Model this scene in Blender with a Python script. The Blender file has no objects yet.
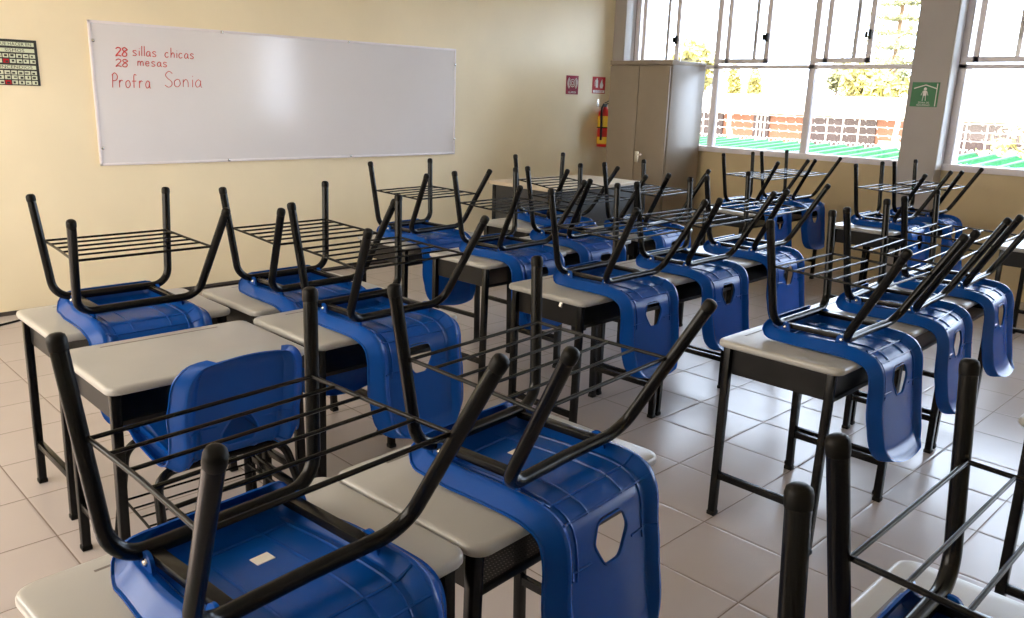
import bpy, bmesh, math, random
from mathutils import Vector, Matrix
random.seed(7)
PI = math.pi
SC = bpy.context.scene
COL = SC.collection

# ------------------------------------------------------------------ camera
F_PX, YAW, PITCH, ROLL, CAM_H = 825.354, 0.780359, 0.252905, 0.0318696, 1.40961
fwd = Vector((math.sin(YAW) * math.cos(PITCH), math.cos(YAW) * math.cos(PITCH), -math.sin(PITCH)))
rgt = Vector((math.cos(YAW), -math.sin(YAW), 0))
upv = rgt.cross(fwd)
r2 = math.cos(ROLL) * rgt + math.sin(ROLL) * upv
u2 = -math.sin(ROLL) * rgt + math.cos(ROLL) * upv
cam = bpy.data.cameras.new('camera')
cam.sensor_fit = 'HORIZONTAL'
cam.sensor_width = 36
cam.lens = F_PX / 1024 * 36
cam.clip_start = 0.05
cam.clip_end = 500
cam_o = bpy.data.objects.new('camera', cam)
COL.objects.link(cam_o)
M = Matrix.Identity(4)
for i in range(3):
    M[i][0], M[i][1], M[i][2] = r2[i], u2[i], -fwd[i]
M[2][3] = CAM_H
cam_o.matrix_world = M
SC.camera = cam_o

# ------------------------------------------------------------------ light
SKY_STRENGTH = 1.0
W = bpy.data.worlds.new('daylight')
SC.world = W
W.use_nodes = True
wnt = W.node_tree
bgn = wnt.nodes['Background']
bgn.inputs[1].default_value = SKY_STRENGTH
# hazy sky, brightest and coolest beyond the big windows (+x), warmer and dimmer behind
wtc = wnt.nodes.new('ShaderNodeTexCoord')
wsp = wnt.nodes.new('ShaderNodeSeparateXYZ')
wmr = wnt.nodes.new('ShaderNodeMapRange')
wmr.inputs['From Min'].default_value = -0.8
wmr.inputs['From Max'].default_value = 0.8
wmx = wnt.nodes.new('ShaderNodeMix')
wmx.data_type = 'RGBA'
wmx.clamp_result = False
wmx.inputs['A'].default_value = (4.2, 3.75, 3.15, 1)
wmx.inputs['B'].default_value = (5.2, 6.1, 7.5, 1)
wnt.links.new(wtc.outputs['Generated'], wsp.inputs[0])
wnt.links.new(wsp.outputs['X'], wmr.inputs['Value'])
wnt.links.new(wmr.outputs['Result'], wmx.inputs['Factor'])
wnt.links.new(wmx.outputs['Result'], bgn.inputs[0])
sun = bpy.data.lights.new('sun', 'SUN')
sun.energy = 9.0
sun.angle = 0.02
sun.color = (1.0, 0.88, 0.74)
sun_o = bpy.data.objects.new('sun', sun)
COL.objects.link(sun_o)
sun_o.rotation_euler = Vector((0.60, 0.18, -0.95)).to_track_quat('-Z', 'Y').to_euler()
SC.view_settings.view_transform = 'Standard'
SC.view_settings.look = 'None'
SC.view_settings.gamma = 1
SC.view_settings.use_curve_mapping = False
SC.view_settings.exposure = 1.08
SC.cycles.use_denoising = True
SC.cycles.max_bounces = 12
SC.cycles.diffuse_bounces = 6
SC.cycles.transparent_max_bounces = 16
SC.cycles.sample_clamp_indirect = 6
SC.cycles.caustics_reflective = False
SC.cycles.caustics_refractive = False


# ------------------------------------------------------------------ materials
def nodes_of(name):
    m = bpy.data.materials.new(name)
    m.use_nodes = True
    nt = m.node_tree
    return m, nt, nt.nodes['Principled BSDF']


def mat(name, col, rough=0.5, metal=0.0, var=0.05, scale=12.0, bump=0.0, bscale=150.0, spec=0.5, coat=0.0):
    m, nt, b = nodes_of(name)
    tc = nt.nodes.new('ShaderNodeTexCoord')
    n = nt.nodes.new('ShaderNodeTexNoise')
    n.inputs['Scale'].default_value = scale
    n.inputs['Detail'].default_value = 4
    nt.links.new(tc.outputs['Object'], n.inputs['Vector'])
    cr = nt.nodes.new('ShaderNodeValToRGB')
    lo = [max(0, c * (1 - var)) for c in col]
    hi = [min(1, c * (1 + var)) for c in col]
    cr.color_ramp.elements[0].position = 0.35
    cr.color_ramp.elements[1].position = 0.65
    cr.color_ramp.elements[0].color = (*lo, 1)
    cr.color_ramp.elements[1].color = (*hi, 1)
    nt.links.new(n.outputs['Fac'], cr.inputs['Fac'])
    nt.links.new(cr.outputs['Color'], b.inputs['Base Color'])
    b.inputs['Roughness'].default_value = rough
    b.inputs['Metallic'].default_value = metal
    b.inputs['Specular IOR Level'].default_value = spec
    b.inputs['Coat Weight'].default_value = coat
    if bump > 0:
        n2 = nt.nodes.new('ShaderNodeTexNoise')
        n2.inputs['Scale'].default_value = bscale
        nt.links.new(tc.outputs['Object'], n2.inputs['Vector'])
        bp = nt.nodes.new('ShaderNodeBump')
        bp.inputs['Strength'].default_value = bump
        bp.inputs['Distance'].default_value = 0.002
        nt.links.new(n2.outputs['Fac'], bp.inputs['Height'])
        nt.links.new(bp.outputs['Normal'], b.inputs['Normal'])
    return m


def math_node(nt, op, a, b=None):
    n = nt.nodes.new('ShaderNodeMath')
    n.operation = op
    for k, v in enumerate((a, b)):
        if v is None:
            continue
        if isinstance(v, (int, float)):
            n.inputs[k].default_value = v
        else:
            nt.links.new(v, n.inputs[k])
    return n.outputs[0]


def floor_material():
    m, nt, b = nodes_of('floor_tiles')
    T, OX, OY, G = 1 / 3, 2.31363, 1.35705, 0.0045
    tc = nt.nodes.new('ShaderNodeTexCoord')
    sp = nt.nodes.new('ShaderNodeSeparateXYZ')
    nt.links.new(tc.outputs['Object'], sp.inputs[0])
    edges, cells = [], []
    for out, off in ((sp.outputs[0], OX), (sp.outputs[1], OY)):
        t = math_node(nt, 'DIVIDE', math_node(nt, 'SUBTRACT', out, off), T)
        cells.append(math_node(nt, 'FLOOR', t))
        f = math_node(nt, 'FRACT', t)
        edges.append(math_node(nt, 'MINIMUM', f, math_node(nt, 'SUBTRACT', 1.0, f)))
    d = math_node(nt, 'MINIMUM', edges[0], edges[1])
    grout = math_node(nt, 'LESS_THAN', d, G / 2 / T)
    cv = nt.nodes.new('ShaderNodeCombineXYZ')
    nt.links.new(cells[0], cv.inputs[0])
    nt.links.new(cells[1], cv.inputs[1])
    wn = nt.nodes.new('ShaderNodeTexWhiteNoise')
    nt.links.new(cv.outputs[0], wn.inputs['Vector'])
    n1 = nt.nodes.new('ShaderNodeTexNoise')
    n1.inputs['Scale'].default_value = 5
    n1.inputs['Detail'].default_value = 6
    nt.links.new(tc.outputs['Object'], n1.inputs['Vector'])
    mixf = math_node(nt, 'ADD', math_node(nt, 'MULTIPLY', wn.outputs['Value'], 0.35), math_node(nt, 'MULTIPLY', n1.outputs['Fac'], 0.65))
    cr = nt.nodes.new('ShaderNodeValToRGB')
    cr.color_ramp.elements[0].position = 0.25
    cr.color_ramp.elements[1].position = 0.75
    cr.color_ramp.elements[0].color = (0.405, 0.362, 0.355, 1)
    cr.color_ramp.elements[1].color = (0.425, 0.382, 0.375, 1)
    nt.links.new(mixf, cr.inputs['Fac'])
    mx = nt.nodes.new('ShaderNodeMix')
    mx.data_type = 'RGBA'
    nt.links.new(grout, mx.inputs['Factor'])
    nt.links.new(cr.outputs['Color'], mx.inputs['A'])
    mx.inputs['B'].default_value = (0.16, 0.12, 0.105, 1)
    nt.links.new(mx.outputs['Result'], b.inputs['Base Color'])
    r = math_node(nt, 'ADD', math_node(nt, 'MULTIPLY', grout, 0.5), math_node(nt, 'ADD', 0.25, math_node(nt, 'MULTIPLY', n1.outputs['Fac'], 0.03)))
    nt.links.new(r, b.inputs['Roughness'])
    b.inputs['Specular IOR Level'].default_value = 0.36
    hp = math_node(nt, 'MINIMUM', math_node(nt, 'MULTIPLY', d, 40.0), 1.0)
    bp = nt.nodes.new('ShaderNodeBump')
    bp.inputs['Strength'].default_value = 0.4
    bp.inputs['Distance'].default_value = 0.003
    nt.links.new(hp, bp.inputs['Height'])
    nt.links.new(bp.outputs['Normal'], b.inputs['Normal'])
    return m


def perforated_material():
    m, nt, b = nodes_of('perforated_steel')
    b.inputs['Base Color'].default_value = (0.018, 0.018, 0.019, 1)
    b.inputs['Roughness'].default_value = 0.45
    tc = nt.nodes.new('ShaderNodeTexCoord')
    sp = nt.nodes.new('ShaderNodeSeparateXYZ')
    nt.links.new(tc.outputs['Object'], sp.inputs[0])
    P = 0.0085
    fy = math_node(nt, 'DIVIDE', sp.outputs[1], P)
    row = math_node(nt, 'FLOOR', fy)
    fx = math_node(nt, 'ADD', math_node(nt, 'DIVIDE', sp.outputs[0], P), math_node(nt, 'MULTIPLY', row, 0.5))
    ax = math_node(nt, 'SUBTRACT', math_node(nt, 'FRACT', fx), 0.5)
    ay = math_node(nt, 'SUBTRACT', math_node(nt, 'FRACT', fy), 0.5)
    rr = math_node(nt, 'ADD', math_node(nt, 'MULTIPLY', ax, ax), math_node(nt, 'MULTIPLY', ay, ay))
    hole = math_node(nt, 'LESS_THAN', rr, 0.085)
    tr = nt.nodes.new('ShaderNodeBsdfTransparent')
    mx = nt.nodes.new('ShaderNodeMixShader')
    nt.links.new(hole, mx.inputs[0])
    nt.links.new(b.outputs[0], mx.inputs[1])
    nt.links.new(tr.outputs[0], mx.inputs[2])
    nt.links.new(mx.outputs[0], nt.nodes['Material Output'].inputs[0])
    return m


def glass_material():
    m, nt, b = nodes_of('window_glass')
    nt.nodes.remove(b)
    tr = nt.nodes.new('ShaderNodeBsdfTransparent')
    tr.inputs[0].default_value = (0.97, 0.98, 0.98, 1)
    gl = nt.nodes.new('ShaderNodeBsdfGlossy')
    gl.inputs['Roughness'].default_value = 0.01
    fr = nt.nodes.new('ShaderNodeFresnel')
    fr.inputs[0].default_value = 1.35
    mx = nt.nodes.new('ShaderNodeMixShader')
    nt.links.new(fr.outputs[0], mx.inputs[0])
    nt.links.new(tr.outputs[0], mx.inputs[1])
    nt.links.new(gl.outputs[0], mx.inputs[2])
    nt.links.new(mx.outputs[0], nt.nodes['Material Output'].inputs[0])
    return m


def brick_material(name, c1, c2, mortar):
    m, nt, b = nodes_of(name)
    tc = nt.nodes.new('ShaderNodeTexCoord')
    mp = nt.nodes.new('ShaderNodeMapping')
    mp.inputs['Rotation'].default_value = (PI / 2, 0, PI / 2)
    br = nt.nodes.new('ShaderNodeTexBrick')
    br.inputs['Color1'].default_value = (*c1, 1)
    br.inputs['Color2'].default_value = (*c2, 1)
    br.inputs['Mortar'].default_value = (*mortar, 1)
    br.inputs['Scale'].default_value = 3.0
    nt.links.new(tc.outputs['Object'], mp.inputs[0])
    nt.links.new(mp.outputs[0], br.inputs['Vector'])
    nt.links.new(br.outputs['Color'], b.inputs['Base Color'])
    b.inputs['Roughness'].default_value = 0.85
    return m


MAT = dict(
    floor=floor_material(), perf=perforated_material(), glass=glass_material(),
    wall=mat('cream_wall_paint', (0.82, 0.725, 0.515), 0.5, var=0.03, scale=2.0, bump=0.15, bscale=60),
    wall_ochre=mat('ochre_wall_tone', (0.56, 0.45, 0.27), 0.5, var=0.04, scale=3.0, bump=0.15, bscale=60),
    ceiling=mat('white_ceiling_paint', (0.80, 0.78, 0.72), 0.8, var=0.02),
    pillar=mat('grey_pillar_paint', (0.37, 0.345, 0.335), 0.5, var=0.03, scale=3, bump=0.1, bscale=60),
    reveal=mat('skylit_reveal_tone', (0.72, 0.74, 0.78), 0.5, var=0.02),  # pillar side toned pale, skylight put into the colour
    alu=mat('window_aluminium', (0.74, 0.71, 0.76), 0.4, 0.0, var=0.03),
    blue=mat('blue_plastic', (0.0016, 0.058, 0.300), 0.27, var=0.06, scale=6, bump=0.05, bscale=400, spec=0.24),
    black=mat('black_steel_paint', (0.0045, 0.0045, 0.005), 0.24, var=0.15, scale=30, spec=0.2),
    rubber=mat('black_rubber', (0.005, 0.0045, 0.004), 0.5, spec=0.15, var=0.2),
    desk_top=mat('grey_plastic_desktop', (0.345, 0.345, 0.340), 0.29, var=0.025, scale=8, bump=0.08, bscale=350),
    groove=mat('pencil_groove', (0.14, 0.125, 0.115), 0.6),
    steel=mat('bright_steel', (0.7, 0.7, 0.7), 0.25, 1.0, var=0.02),
    paper=mat('white_sticker', (0.75, 0.74, 0.70), 0.6, var=0.03),
    tray=mat('black_tray_steel', (0.010, 0.010, 0.011), 0.4, var=0.15, spec=0.2),
    board=mat('whiteboard_enamel', (0.70, 0.69, 0.72), 0.14, var=0.02, scale=1.5),
    marker=mat('red_marker_ink', (0.55, 0.06, 0.06), 0.6),
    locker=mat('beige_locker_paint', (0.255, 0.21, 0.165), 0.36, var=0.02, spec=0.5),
    red=mat('red_sign', (0.45, 0.012, 0.022), 0.5, spec=0.2),
    dkred=mat('dark_red_sign', (0.24, 0.006, 0.035), 0.5, spec=0.2),
    white=mat('white_print', (0.8, 0.8, 0.78), 0.5),
    green=mat('green_sign', (0.015, 0.17, 0.06), 0.45),
    yellow=mat('yellow_label', (0.75, 0.5, 0.03), 0.5),
    extred=mat('red_cylinder_paint', (0.5, 0.015, 0.012), 0.28),
    poster=mat('poster_print', (0.62, 0.68, 0.52), 0.5),
    ink=mat('black_print', (0.02, 0.022, 0.02), 0.5),
    wood=mat('beige_laminate', (0.56, 0.48, 0.37), 0.42, var=0.05, scale=5),
    char=mat('charcoal_panel', (0.03, 0.032, 0.035), 0.5),
    dark=mat('dark_foot_strip', (0.05, 0.04, 0.035), 0.6),
)


# ------------------------------------------------------------------ geometry helpers
class MB:
    def __init__(self):
        self.bm = bmesh.new()
        self.boxy = False

    def box(self, c, s, rot=None, bev=0.0, seg=2):
        self.boxy = True
        r = bmesh.ops.create_cube(self.bm, size=1.0)
        vs = r['verts']
        bmesh.ops.scale(self.bm, vec=s, verts=vs)
        if bev:
            es = list({e for v in vs for e in v.link_edges})
            rb = bmesh.ops.bevel(self.bm, geom=es, offset=bev, segments=seg, profile=0.5, affect='EDGES')
            vs = list({v for f in rb['faces'] for v in f.verts} | {v for v in vs if v.is_valid})
        if rot is not None:
            bmesh.ops.rotate(self.bm, cent=(0, 0, 0), matrix=rot, verts=vs)
        bmesh.ops.translate(self.bm, vec=c, verts=vs)
        return self

    def bar(self, a, b, w, h, bev=0.0, ref=(0, 0, 1)):
        a, b = Vector(a), Vector(b)
        d = b - a
        z = d.normalized()
        x = z.cross(Vector(ref))
        if x.length < 1e-4:
            x = z.cross(Vector((1, 0, 0)))
        x.normalize()
        y = z.cross(x)
        m = Matrix((x, y, z)).transposed()
        return self.box((a + b) / 2, (w, h, d.length), m, bev)

    def tube(self, pts, r, seg=12, caps=True, closed=False):
        pts = [Vector(p) for p in pts]
        n = len(pts)
        rad = r if callable(r) else (lambda i: r)
        tang = []
        for i in range(n):
            if closed:
                t = pts[(i + 1) % n] - pts[i - 1]
            else:
                t = pts[min(i + 1, n - 1)] - pts[max(i - 1, 0)]
            tang.append(t.normalized())
        nrm = tang[0].orthogonal().normalized()
        rings = []
        for i in range(n):
            nrm = nrm - tang[i] * nrm.dot(tang[i])
            nrm.normalize()
            bi = tang[i].cross(nrm)
            rings.append([self.bm.verts.new(pts[i] + (nrm * math.cos(a) + bi * math.sin(a)) * rad(i)) for a in [2 * PI * k / seg for k in range(seg)]])
        rng = range(n) if closed else range(n - 1)
        for i in rng:
            A, B = rings[i], rings[(i + 1) % n]
            for k in range(seg):
                self.bm.faces.new((A[k], A[(k + 1) % seg], B[(k + 1) % seg], B[k]))
        if caps and not closed:
            self.bm.faces.new(list(reversed(rings[0])))
            self.bm.faces.new(rings[-1])
        return self

    def lathe(self, prof, c=(0, 0, 0), axis=(0, 0, 1), seg=20):
        q = Vector((0, 0, 1)).rotation_difference(Vector(axis).normalized())
        rings = []
        for (r, z) in prof:
            if r < 1e-6:
                rings.append([self.bm.verts.new(Vector(c) + q @ Vector((0, 0, z)))])
            else:
                rings.append([self.bm.verts.new(Vector(c) + q @ Vector((r * math.cos(2 * PI * k / seg), r * math.sin(2 * PI * k / seg), z))) for k in range(seg)])
        for A, B in zip(rings, rings[1:]):
            for k in range(seg):
                k2 = (k + 1) % seg
                if len(A) == 1 and len(B) == 1:
                    continue
                if len(A) == 1:
                    self.bm.faces.new((A[0], B[k2], B[k]))
                elif len(B) == 1:
                    self.bm.faces.new((A[k], A[k2], B[0]))
                else:
                    self.bm.faces.new((A[k], A[k2], B[k2], B[k]))
        return self

    def prism(self, poly, h, fn):
        """poly: 2-D outline, h: thickness, fn(u, v, w) -> 3-D"""
        a = [self.bm.verts.new(fn(u, v, 0)) for u, v in poly]
        b = [self.bm.verts.new(fn(u, v, h)) for u, v in poly]
        self.bm.faces.new(a)
        self.bm.faces.new(list(reversed(b)))
        n = len(poly)
        for i in range(n):
            self.bm.faces.new((a[i], b[i], b[(i + 1) % n], a[(i + 1) % n]))
        return self

    def mesh(self, name, material, smooth=True, angle=None):
        angle = angle or (28 if self.boxy else 62)
        bmesh.ops.recalc_face_normals(self.bm, faces=self.bm.faces)
        me = bpy.data.meshes.new(name)
        self.bm.to_mesh(me)
        self.bm.free()
        if material:
            me.materials.append(material)
        if smooth:
            me.polygons.foreach_set('use_smooth', [True] * len(me.polygons))
            me.set_sharp_from_angle(angle=math.radians(angle))
        return me

    def build(self, name, material, parent=None, loc=None, smooth=True, angle=None):
        return link(name, self.mesh(name, material, smooth, angle), parent, loc)


def link(name, data, parent=None, loc=None):
    o = bpy.data.objects.new(name, data)
    COL.objects.link(o)
    if parent:
        o.parent = parent
    if loc is not None:
        o.location = loc
    return o


def tag(o, label=None, cat=None, group=None, kind=None):
    for k, v in (('label', label), ('category', cat), ('group', group), ('kind', kind)):
        if v:
            o[k] = v
    return o


def thing(name, label, cat, loc=(0, 0, 0), rot=(0, 0, 0), group=None):
    o = link(name, None, None, loc)
    o.empty_display_size = 0.1
    o.rotation_euler = rot
    return tag(o, label, cat, group)


def copy_tree(o, parent=None):
    c = o.copy()
    COL.objects.link(c)
    c.parent = parent
    for ch in list(o.children):
        copy_tree(ch, c)
    return c


def fillet(pts, rads, n=7):
    """round the inner corners of a polyline"""
    pts = [Vector(p) for p in pts]
    out = [pts[0]]
    for i in range(1, len(pts) - 1):
        p, a, b, r = pts[i], pts[i - 1], pts[i + 1], rads[i - 1]
        u, v = (a - p).normalized(), (b - p).normalized()
        ang = u.angle(v)
        t = r / math.tan(ang / 2)
        A, B = p + u * t, p + v * t
        cdir = (u + v).normalized()
        C = p + cdir * (r / math.sin(ang / 2))
        va, vb = A - C, B - C
        tot = va.angle(vb)
        for k in range(n + 1):
            out.append(C + slerp(va, vb, tot, k / n))
    out.append(pts[-1])
    return out


def slerp(a, b, tot, t):
    s = math.sin(tot)
    return a * (math.sin((1 - t) * tot) / s) + b * (math.sin(t * tot) / s)


def rrect(w, h, r, n=5):
    out = []
    for cx, cy, a0 in ((w / 2 - r, h / 2 - r, 0), (-w / 2 + r, h / 2 - r, PI / 2), (-w / 2 + r, -h / 2 + r, PI), (w / 2 - r, -h / 2 + r, 3 * PI / 2)):
        for k in range(n + 1):
            a = a0 + PI / 2 * k / n
            out.append((cx + r * math.cos(a), cy + r * math.sin(a)))
    return out


def text_mesh(s, size, fn, material, name, parent=None, depth=0.0006, align='CENTER', xscale=1.0):
    cu = bpy.data.curves.new('lettering', 'FONT')
    cu.body = s
    cu.size = size
    cu.align_x = align
    cu.resolution_u = 2
    tmp = bpy.data.objects.new('lettering', cu)
    COL.objects.link(tmp)
    dg = bpy.context.evaluated_depsgraph_get()
    me = bpy.data.meshes.new_from_object(tmp.evaluated_get(dg))
    bpy.data.objects.remove(tmp)
    bpy.data.curves.remove(cu)
    for v in me.vertices:
        v.co = fn(v.co.x * xscale, v.co.y, depth)
    me.materials.clear()
    me.materials.append(material)
    return link(name, me, parent)


# ------------------------------------------------------------------ room shell
YB = 5.673          # board wall
XP = 6.957          # face of the window-side pillars
XW = 7.11           # face of the wall under the windows
XL, YR, ZC = -1.25, -2.6, 2.85
SILL, HEAD = 0.985, 2.5


def struct(o):
    return tag(o, kind='structure')


struct(MB().box(((XL + XW) / 2, (YR + YB) / 2, -0.05), (XW - XL + 0.6, YB - YR + 0.6, 0.1)).build('floor', MAT['floor'], smooth=False))
struct(MB().box(((XL + XW) / 2, (YR + YB) / 2, ZC + 0.06), (XW - XL + 0.6, YB - YR + 0.6, 0.12)).build('ceiling', MAT['ceiling'], smooth=False))
struct(MB().box(((XL + XW) / 2, YB + 0.1, ZC / 2), (XW - XL + 0.6, 0.2, ZC)).build('wall_front', MAT['wall'], smooth=False))
struct(MB().box(((XL + XW) / 2, YR - 0.1, ZC / 2), (XW - XL + 0.6, 0.2, ZC)).build('wall_back', MAT['wall'], smooth=False))
# window-side wall, darker and yellower than the others: below the sill, lintel above
ym = (YR + YB) / 2
wr = MB()
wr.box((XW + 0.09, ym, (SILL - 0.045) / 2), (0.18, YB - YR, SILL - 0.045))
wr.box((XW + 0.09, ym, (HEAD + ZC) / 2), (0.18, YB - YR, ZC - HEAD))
struct(wr.build('wall_right', MAT['wall_ochre'], smooth=False))
# left wall with its own bank of windows (out of frame), closed near the camera to darken that end
wl = MB()
wl.box((XL - 0.1, ym, 0.45), (0.2, YB - YR, 0.9))
wl.box((XL - 0.1, ym, (2.55 + ZC) / 2), (0.2, YB - YR, ZC - 2.55))
for a, b in ((YR, 1.3), (3.25, 3.5), (YB - 0.2, YB)):
    wl.box((XL - 0.1, (a + b) / 2, 1.7), (0.2, b - a, 1.9))
struct(wl.build('wall_left', MAT['wall'], smooth=False))
# pillars on the window side
PIL = [(5.526, YB), (2.365, 2.655), (-0.8, -0.51)]
for a, b in PIL:
    struct(MB().box(((XP + XW + 0.35) / 2, (a + b) / 2, ZC / 2), (XW + 0.35 - XP, b - a, ZC), bev=0.006).build('pillar', MAT['pillar'], smooth=False))
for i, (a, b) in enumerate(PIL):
    struct(MB().box(((XP + XW) / 2 + 0.004, a - 0.003, (SILL + ZC) / 2 - 0.02), (XW - XP - 0.004, 0.006, ZC - SILL + 0.04)).build('lit_reveal_%d' % (i + 1), MAT['reveal'], smooth=False))  # pale strips painting in the skylight on each pillar's side face
# thin dark strip along the foot of the front wall
struct(MB().box(((XL + XP) / 2, YB - 0.006, 0.012), (XP - XL, 0.012, 0.024)).build('foot_strip_front', MAT['dark'], smooth=False))


def window(num, y0, y1, mull):
    """a bank of glazing between y0 and y1 (y0 < y1) in the plane x = XW + .06"""
    x = XW + 0.05
    zt = 1.735
    root = link('window_%d' % num, None, None, (x, (y0 + y1) / 2, SILL))
    tag(root, kind='structure')
    yc = (y0 + y1) / 2

    def L(y, z, dx=0.0):
        return (dx, y - yc, z - SILL)
    fr = MB()
    t = 0.056
    ys = [y0] + list(mull) + [y1]
    fr.box(L(yc, SILL - 0.02, -0.02), (0.11, y1 - y0, 0.05), bev=0.003)
    fr.box(L(yc, HEAD - 0.02), (0.07, y1 - y0, 0.04), bev=0.003)
    fr.box(L(yc, zt), (0.06, y1 - y0, 0.035), bev=0.003)
    for y in ys:
        yy = min(max(y, y0 + t / 2), y1 - t / 2)
        fr.box(L(yy, (SILL + HEAD) / 2), (0.06, t, HEAD - SILL), bev=0.003)
    fr.build('window_frame', MAT['alu'], root)
    for a, b in zip(ys, ys[1:]):
        lo, hi = a + t / 2, b - t / 2
        MB().box(L((lo + hi) / 2, (SILL + zt) / 2, 0.0), (0.004, hi - lo, zt - SILL - 0.03)).build('pane', MAT['glass'], root, smooth=False)
        # upper light: sliding sash in the half nearer the board, fixed light beside it
        mid = hi - (hi - lo) * 0.56
        sash = MB()
        s = 0.042
        zb, zh = zt + 0.03, HEAD - 0.04
        for y in (mid + s / 2, hi - 0.09):
            sash.box(L(y, (zb + zh) / 2, -0.035), (0.022, s, zh - zb), bev=0.002)
        sash.box(L(mid + 0.15, (zb + zh) / 2, -0.018), (0.018, s * 0.8, zh - zb), bev=0.002)
        for z in (zb + s / 2, zh - s / 2):
            sash.box(L((mid + hi) / 2, z, -0.035), (0.022, hi - mid, s), bev=0.002)
        so = sash.build('sliding_sash', MAT['alu'], root)
        MB().box(L((mid + hi) / 2, (zb + zh) / 2, -0.035), (0.004, hi - mid - s, zh - zb)).build('sash_pane', MAT['glass'], so, smooth=False)
        lk = MB()
        lk.box(L(mid + s / 2, 1.99, -0.058), (0.022, 0.024, 0.075), bev=0.004)
        lk.box(L(mid + s / 2 + 0.028, 1.99, -0.062), (0.018, 0.022, 0.05), bev=0.004)
        lk.build('sash_lock', MAT['tray'], so)
        MB().box(L((lo + mid) / 2, (zt + HEAD) / 2, 0.012), (0.004, mid - lo, HEAD - zt - 0.05)).build('pane', MAT['glass'], root, smooth=False)
    return root


window(1, 2.655, 5.526, (3.565, 4.535))
window(2, -0.51, 2.365, (0.42, 1.39))


# ------------------------------------------------------------------ school chair (seat-flat frame, feet near z = 0, front towards +y)
PROF = [(0.214, 0.322), (0.2165, 0.336), (0.214, 0.349), (0.203, 0.359), (0.170, 0.363), (0.10, 0.362), (0.02, 0.360), (-0.05, 0.360), (-0.100, 0.363), (-0.138, 0.374),
        (-0.166, 0.394), (-0.183, 0.424), (-0.192, 0.466), (-0.198, 0.52), (-0.204, 0.57), (-0.212, 0.62), (-0.223, 0.672), (-0.237, 0.729)]


def profile_sampler():
    P = [Vector((0, y + 0.004, z)) for y, z in PROF]
    # Catmull-Rom, then arc length
    fine = []
    for i in range(len(P) - 1):
        a, b, c, d = P[max(i - 1, 0)], P[i], P[i + 1], P[min(i + 2, len(P) - 1)]
        for k in range(12):
            t = k / 12
            fine.append(0.5 * ((2 * b) + (c - a) * t + (2 * a - 5 * b + 4 * c - d) * t * t + (3 * b - a - 3 * c + d) * t ** 3))
    fine.append(P[-1])
    L = [0.0]
    for p, q in zip(fine, fine[1:]):
        L.append(L[-1] + (q - p).length)

    def at(s):
        s = min(max(s, 0.0), L[-1])
        lo, hi = 0, len(L) - 1
        while hi - lo > 1:
            m = (lo + hi) // 2
            if L[m] <= s:
                lo = m
            else:
                hi = m
        f = (s - L[lo]) / max(1e-9, L[hi] - L[lo])
        p = fine[lo].lerp(fine[hi], f)
        tg = (fine[min(hi + 2, len(fine) - 1)] - fine[max(lo - 2, 0)]).normalized()
        return p, Vector((0, tg.z, -tg.y))
    return at, L[-1]


PAT, PLEN = profile_sampler()
SEAT_END = 0.36       # arc length where the bend starts, roughly


def half_width(s):
    ks = [(0.0, 0.172), (0.06, 0.190), (0.18, 0.202), (0.30, 0.205), (0.36, 0.206), (0.44, 0.201), (0.51, 0.198), (0.58, 0.204), (0.64, 0.198), (PLEN, 0.182)]
    w = ks[-1][1]
    for (a, x), (b, y) in zip(ks, ks[1:]):
        if s <= b:
            t = (s - a) / (b - a)
            t = t * t * (3 - 2 * t)
            w = x + (y - x) * t
            break
    for d, r in ((s, 0.060), (PLEN - s, 0.082)):
        if d < r:
            w = w - r + math.sqrt(max(0.0, r * r - (r - d) ** 2))
    return w


def shell_point(s, t, under=0.0):
    w = half_width(s)
    g = min(max((s - PLEN + 0.16) / 0.16, 0.0), 1.0)
    p, n = PAT(s - 0.016 * t * t * g)
    x = t * w
    e = abs(x)
    # sides turn up towards the sitter all along the edge, the ends roll away from him
    d = 0.2 * (1 - abs(t))
    h = 0.0
    f = min(1.0, s / 0.034)
    h += 0.026 * min(max((0.036 - d) / 0.030, 0.0), 1.0) * f
    de = PLEN - s
    if de < 0.030:
        h -= 0.012 * (1 - de / 0.030) ** 2
    # the panel inside the raised border is sunk towards the sitter
    h += 0.019 * min(max((d - 0.050) / 0.020, 0.0), 1.0) * f * min(1.0, max(0.0, (PLEN - s) / 0.05))
    bk = min(max((s - 0.40) / 0.12, 0), 1)
    h += bk * 0.30 * x * x
    return Vector((x, 0, 0)) + p + n * (h - under)


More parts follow.
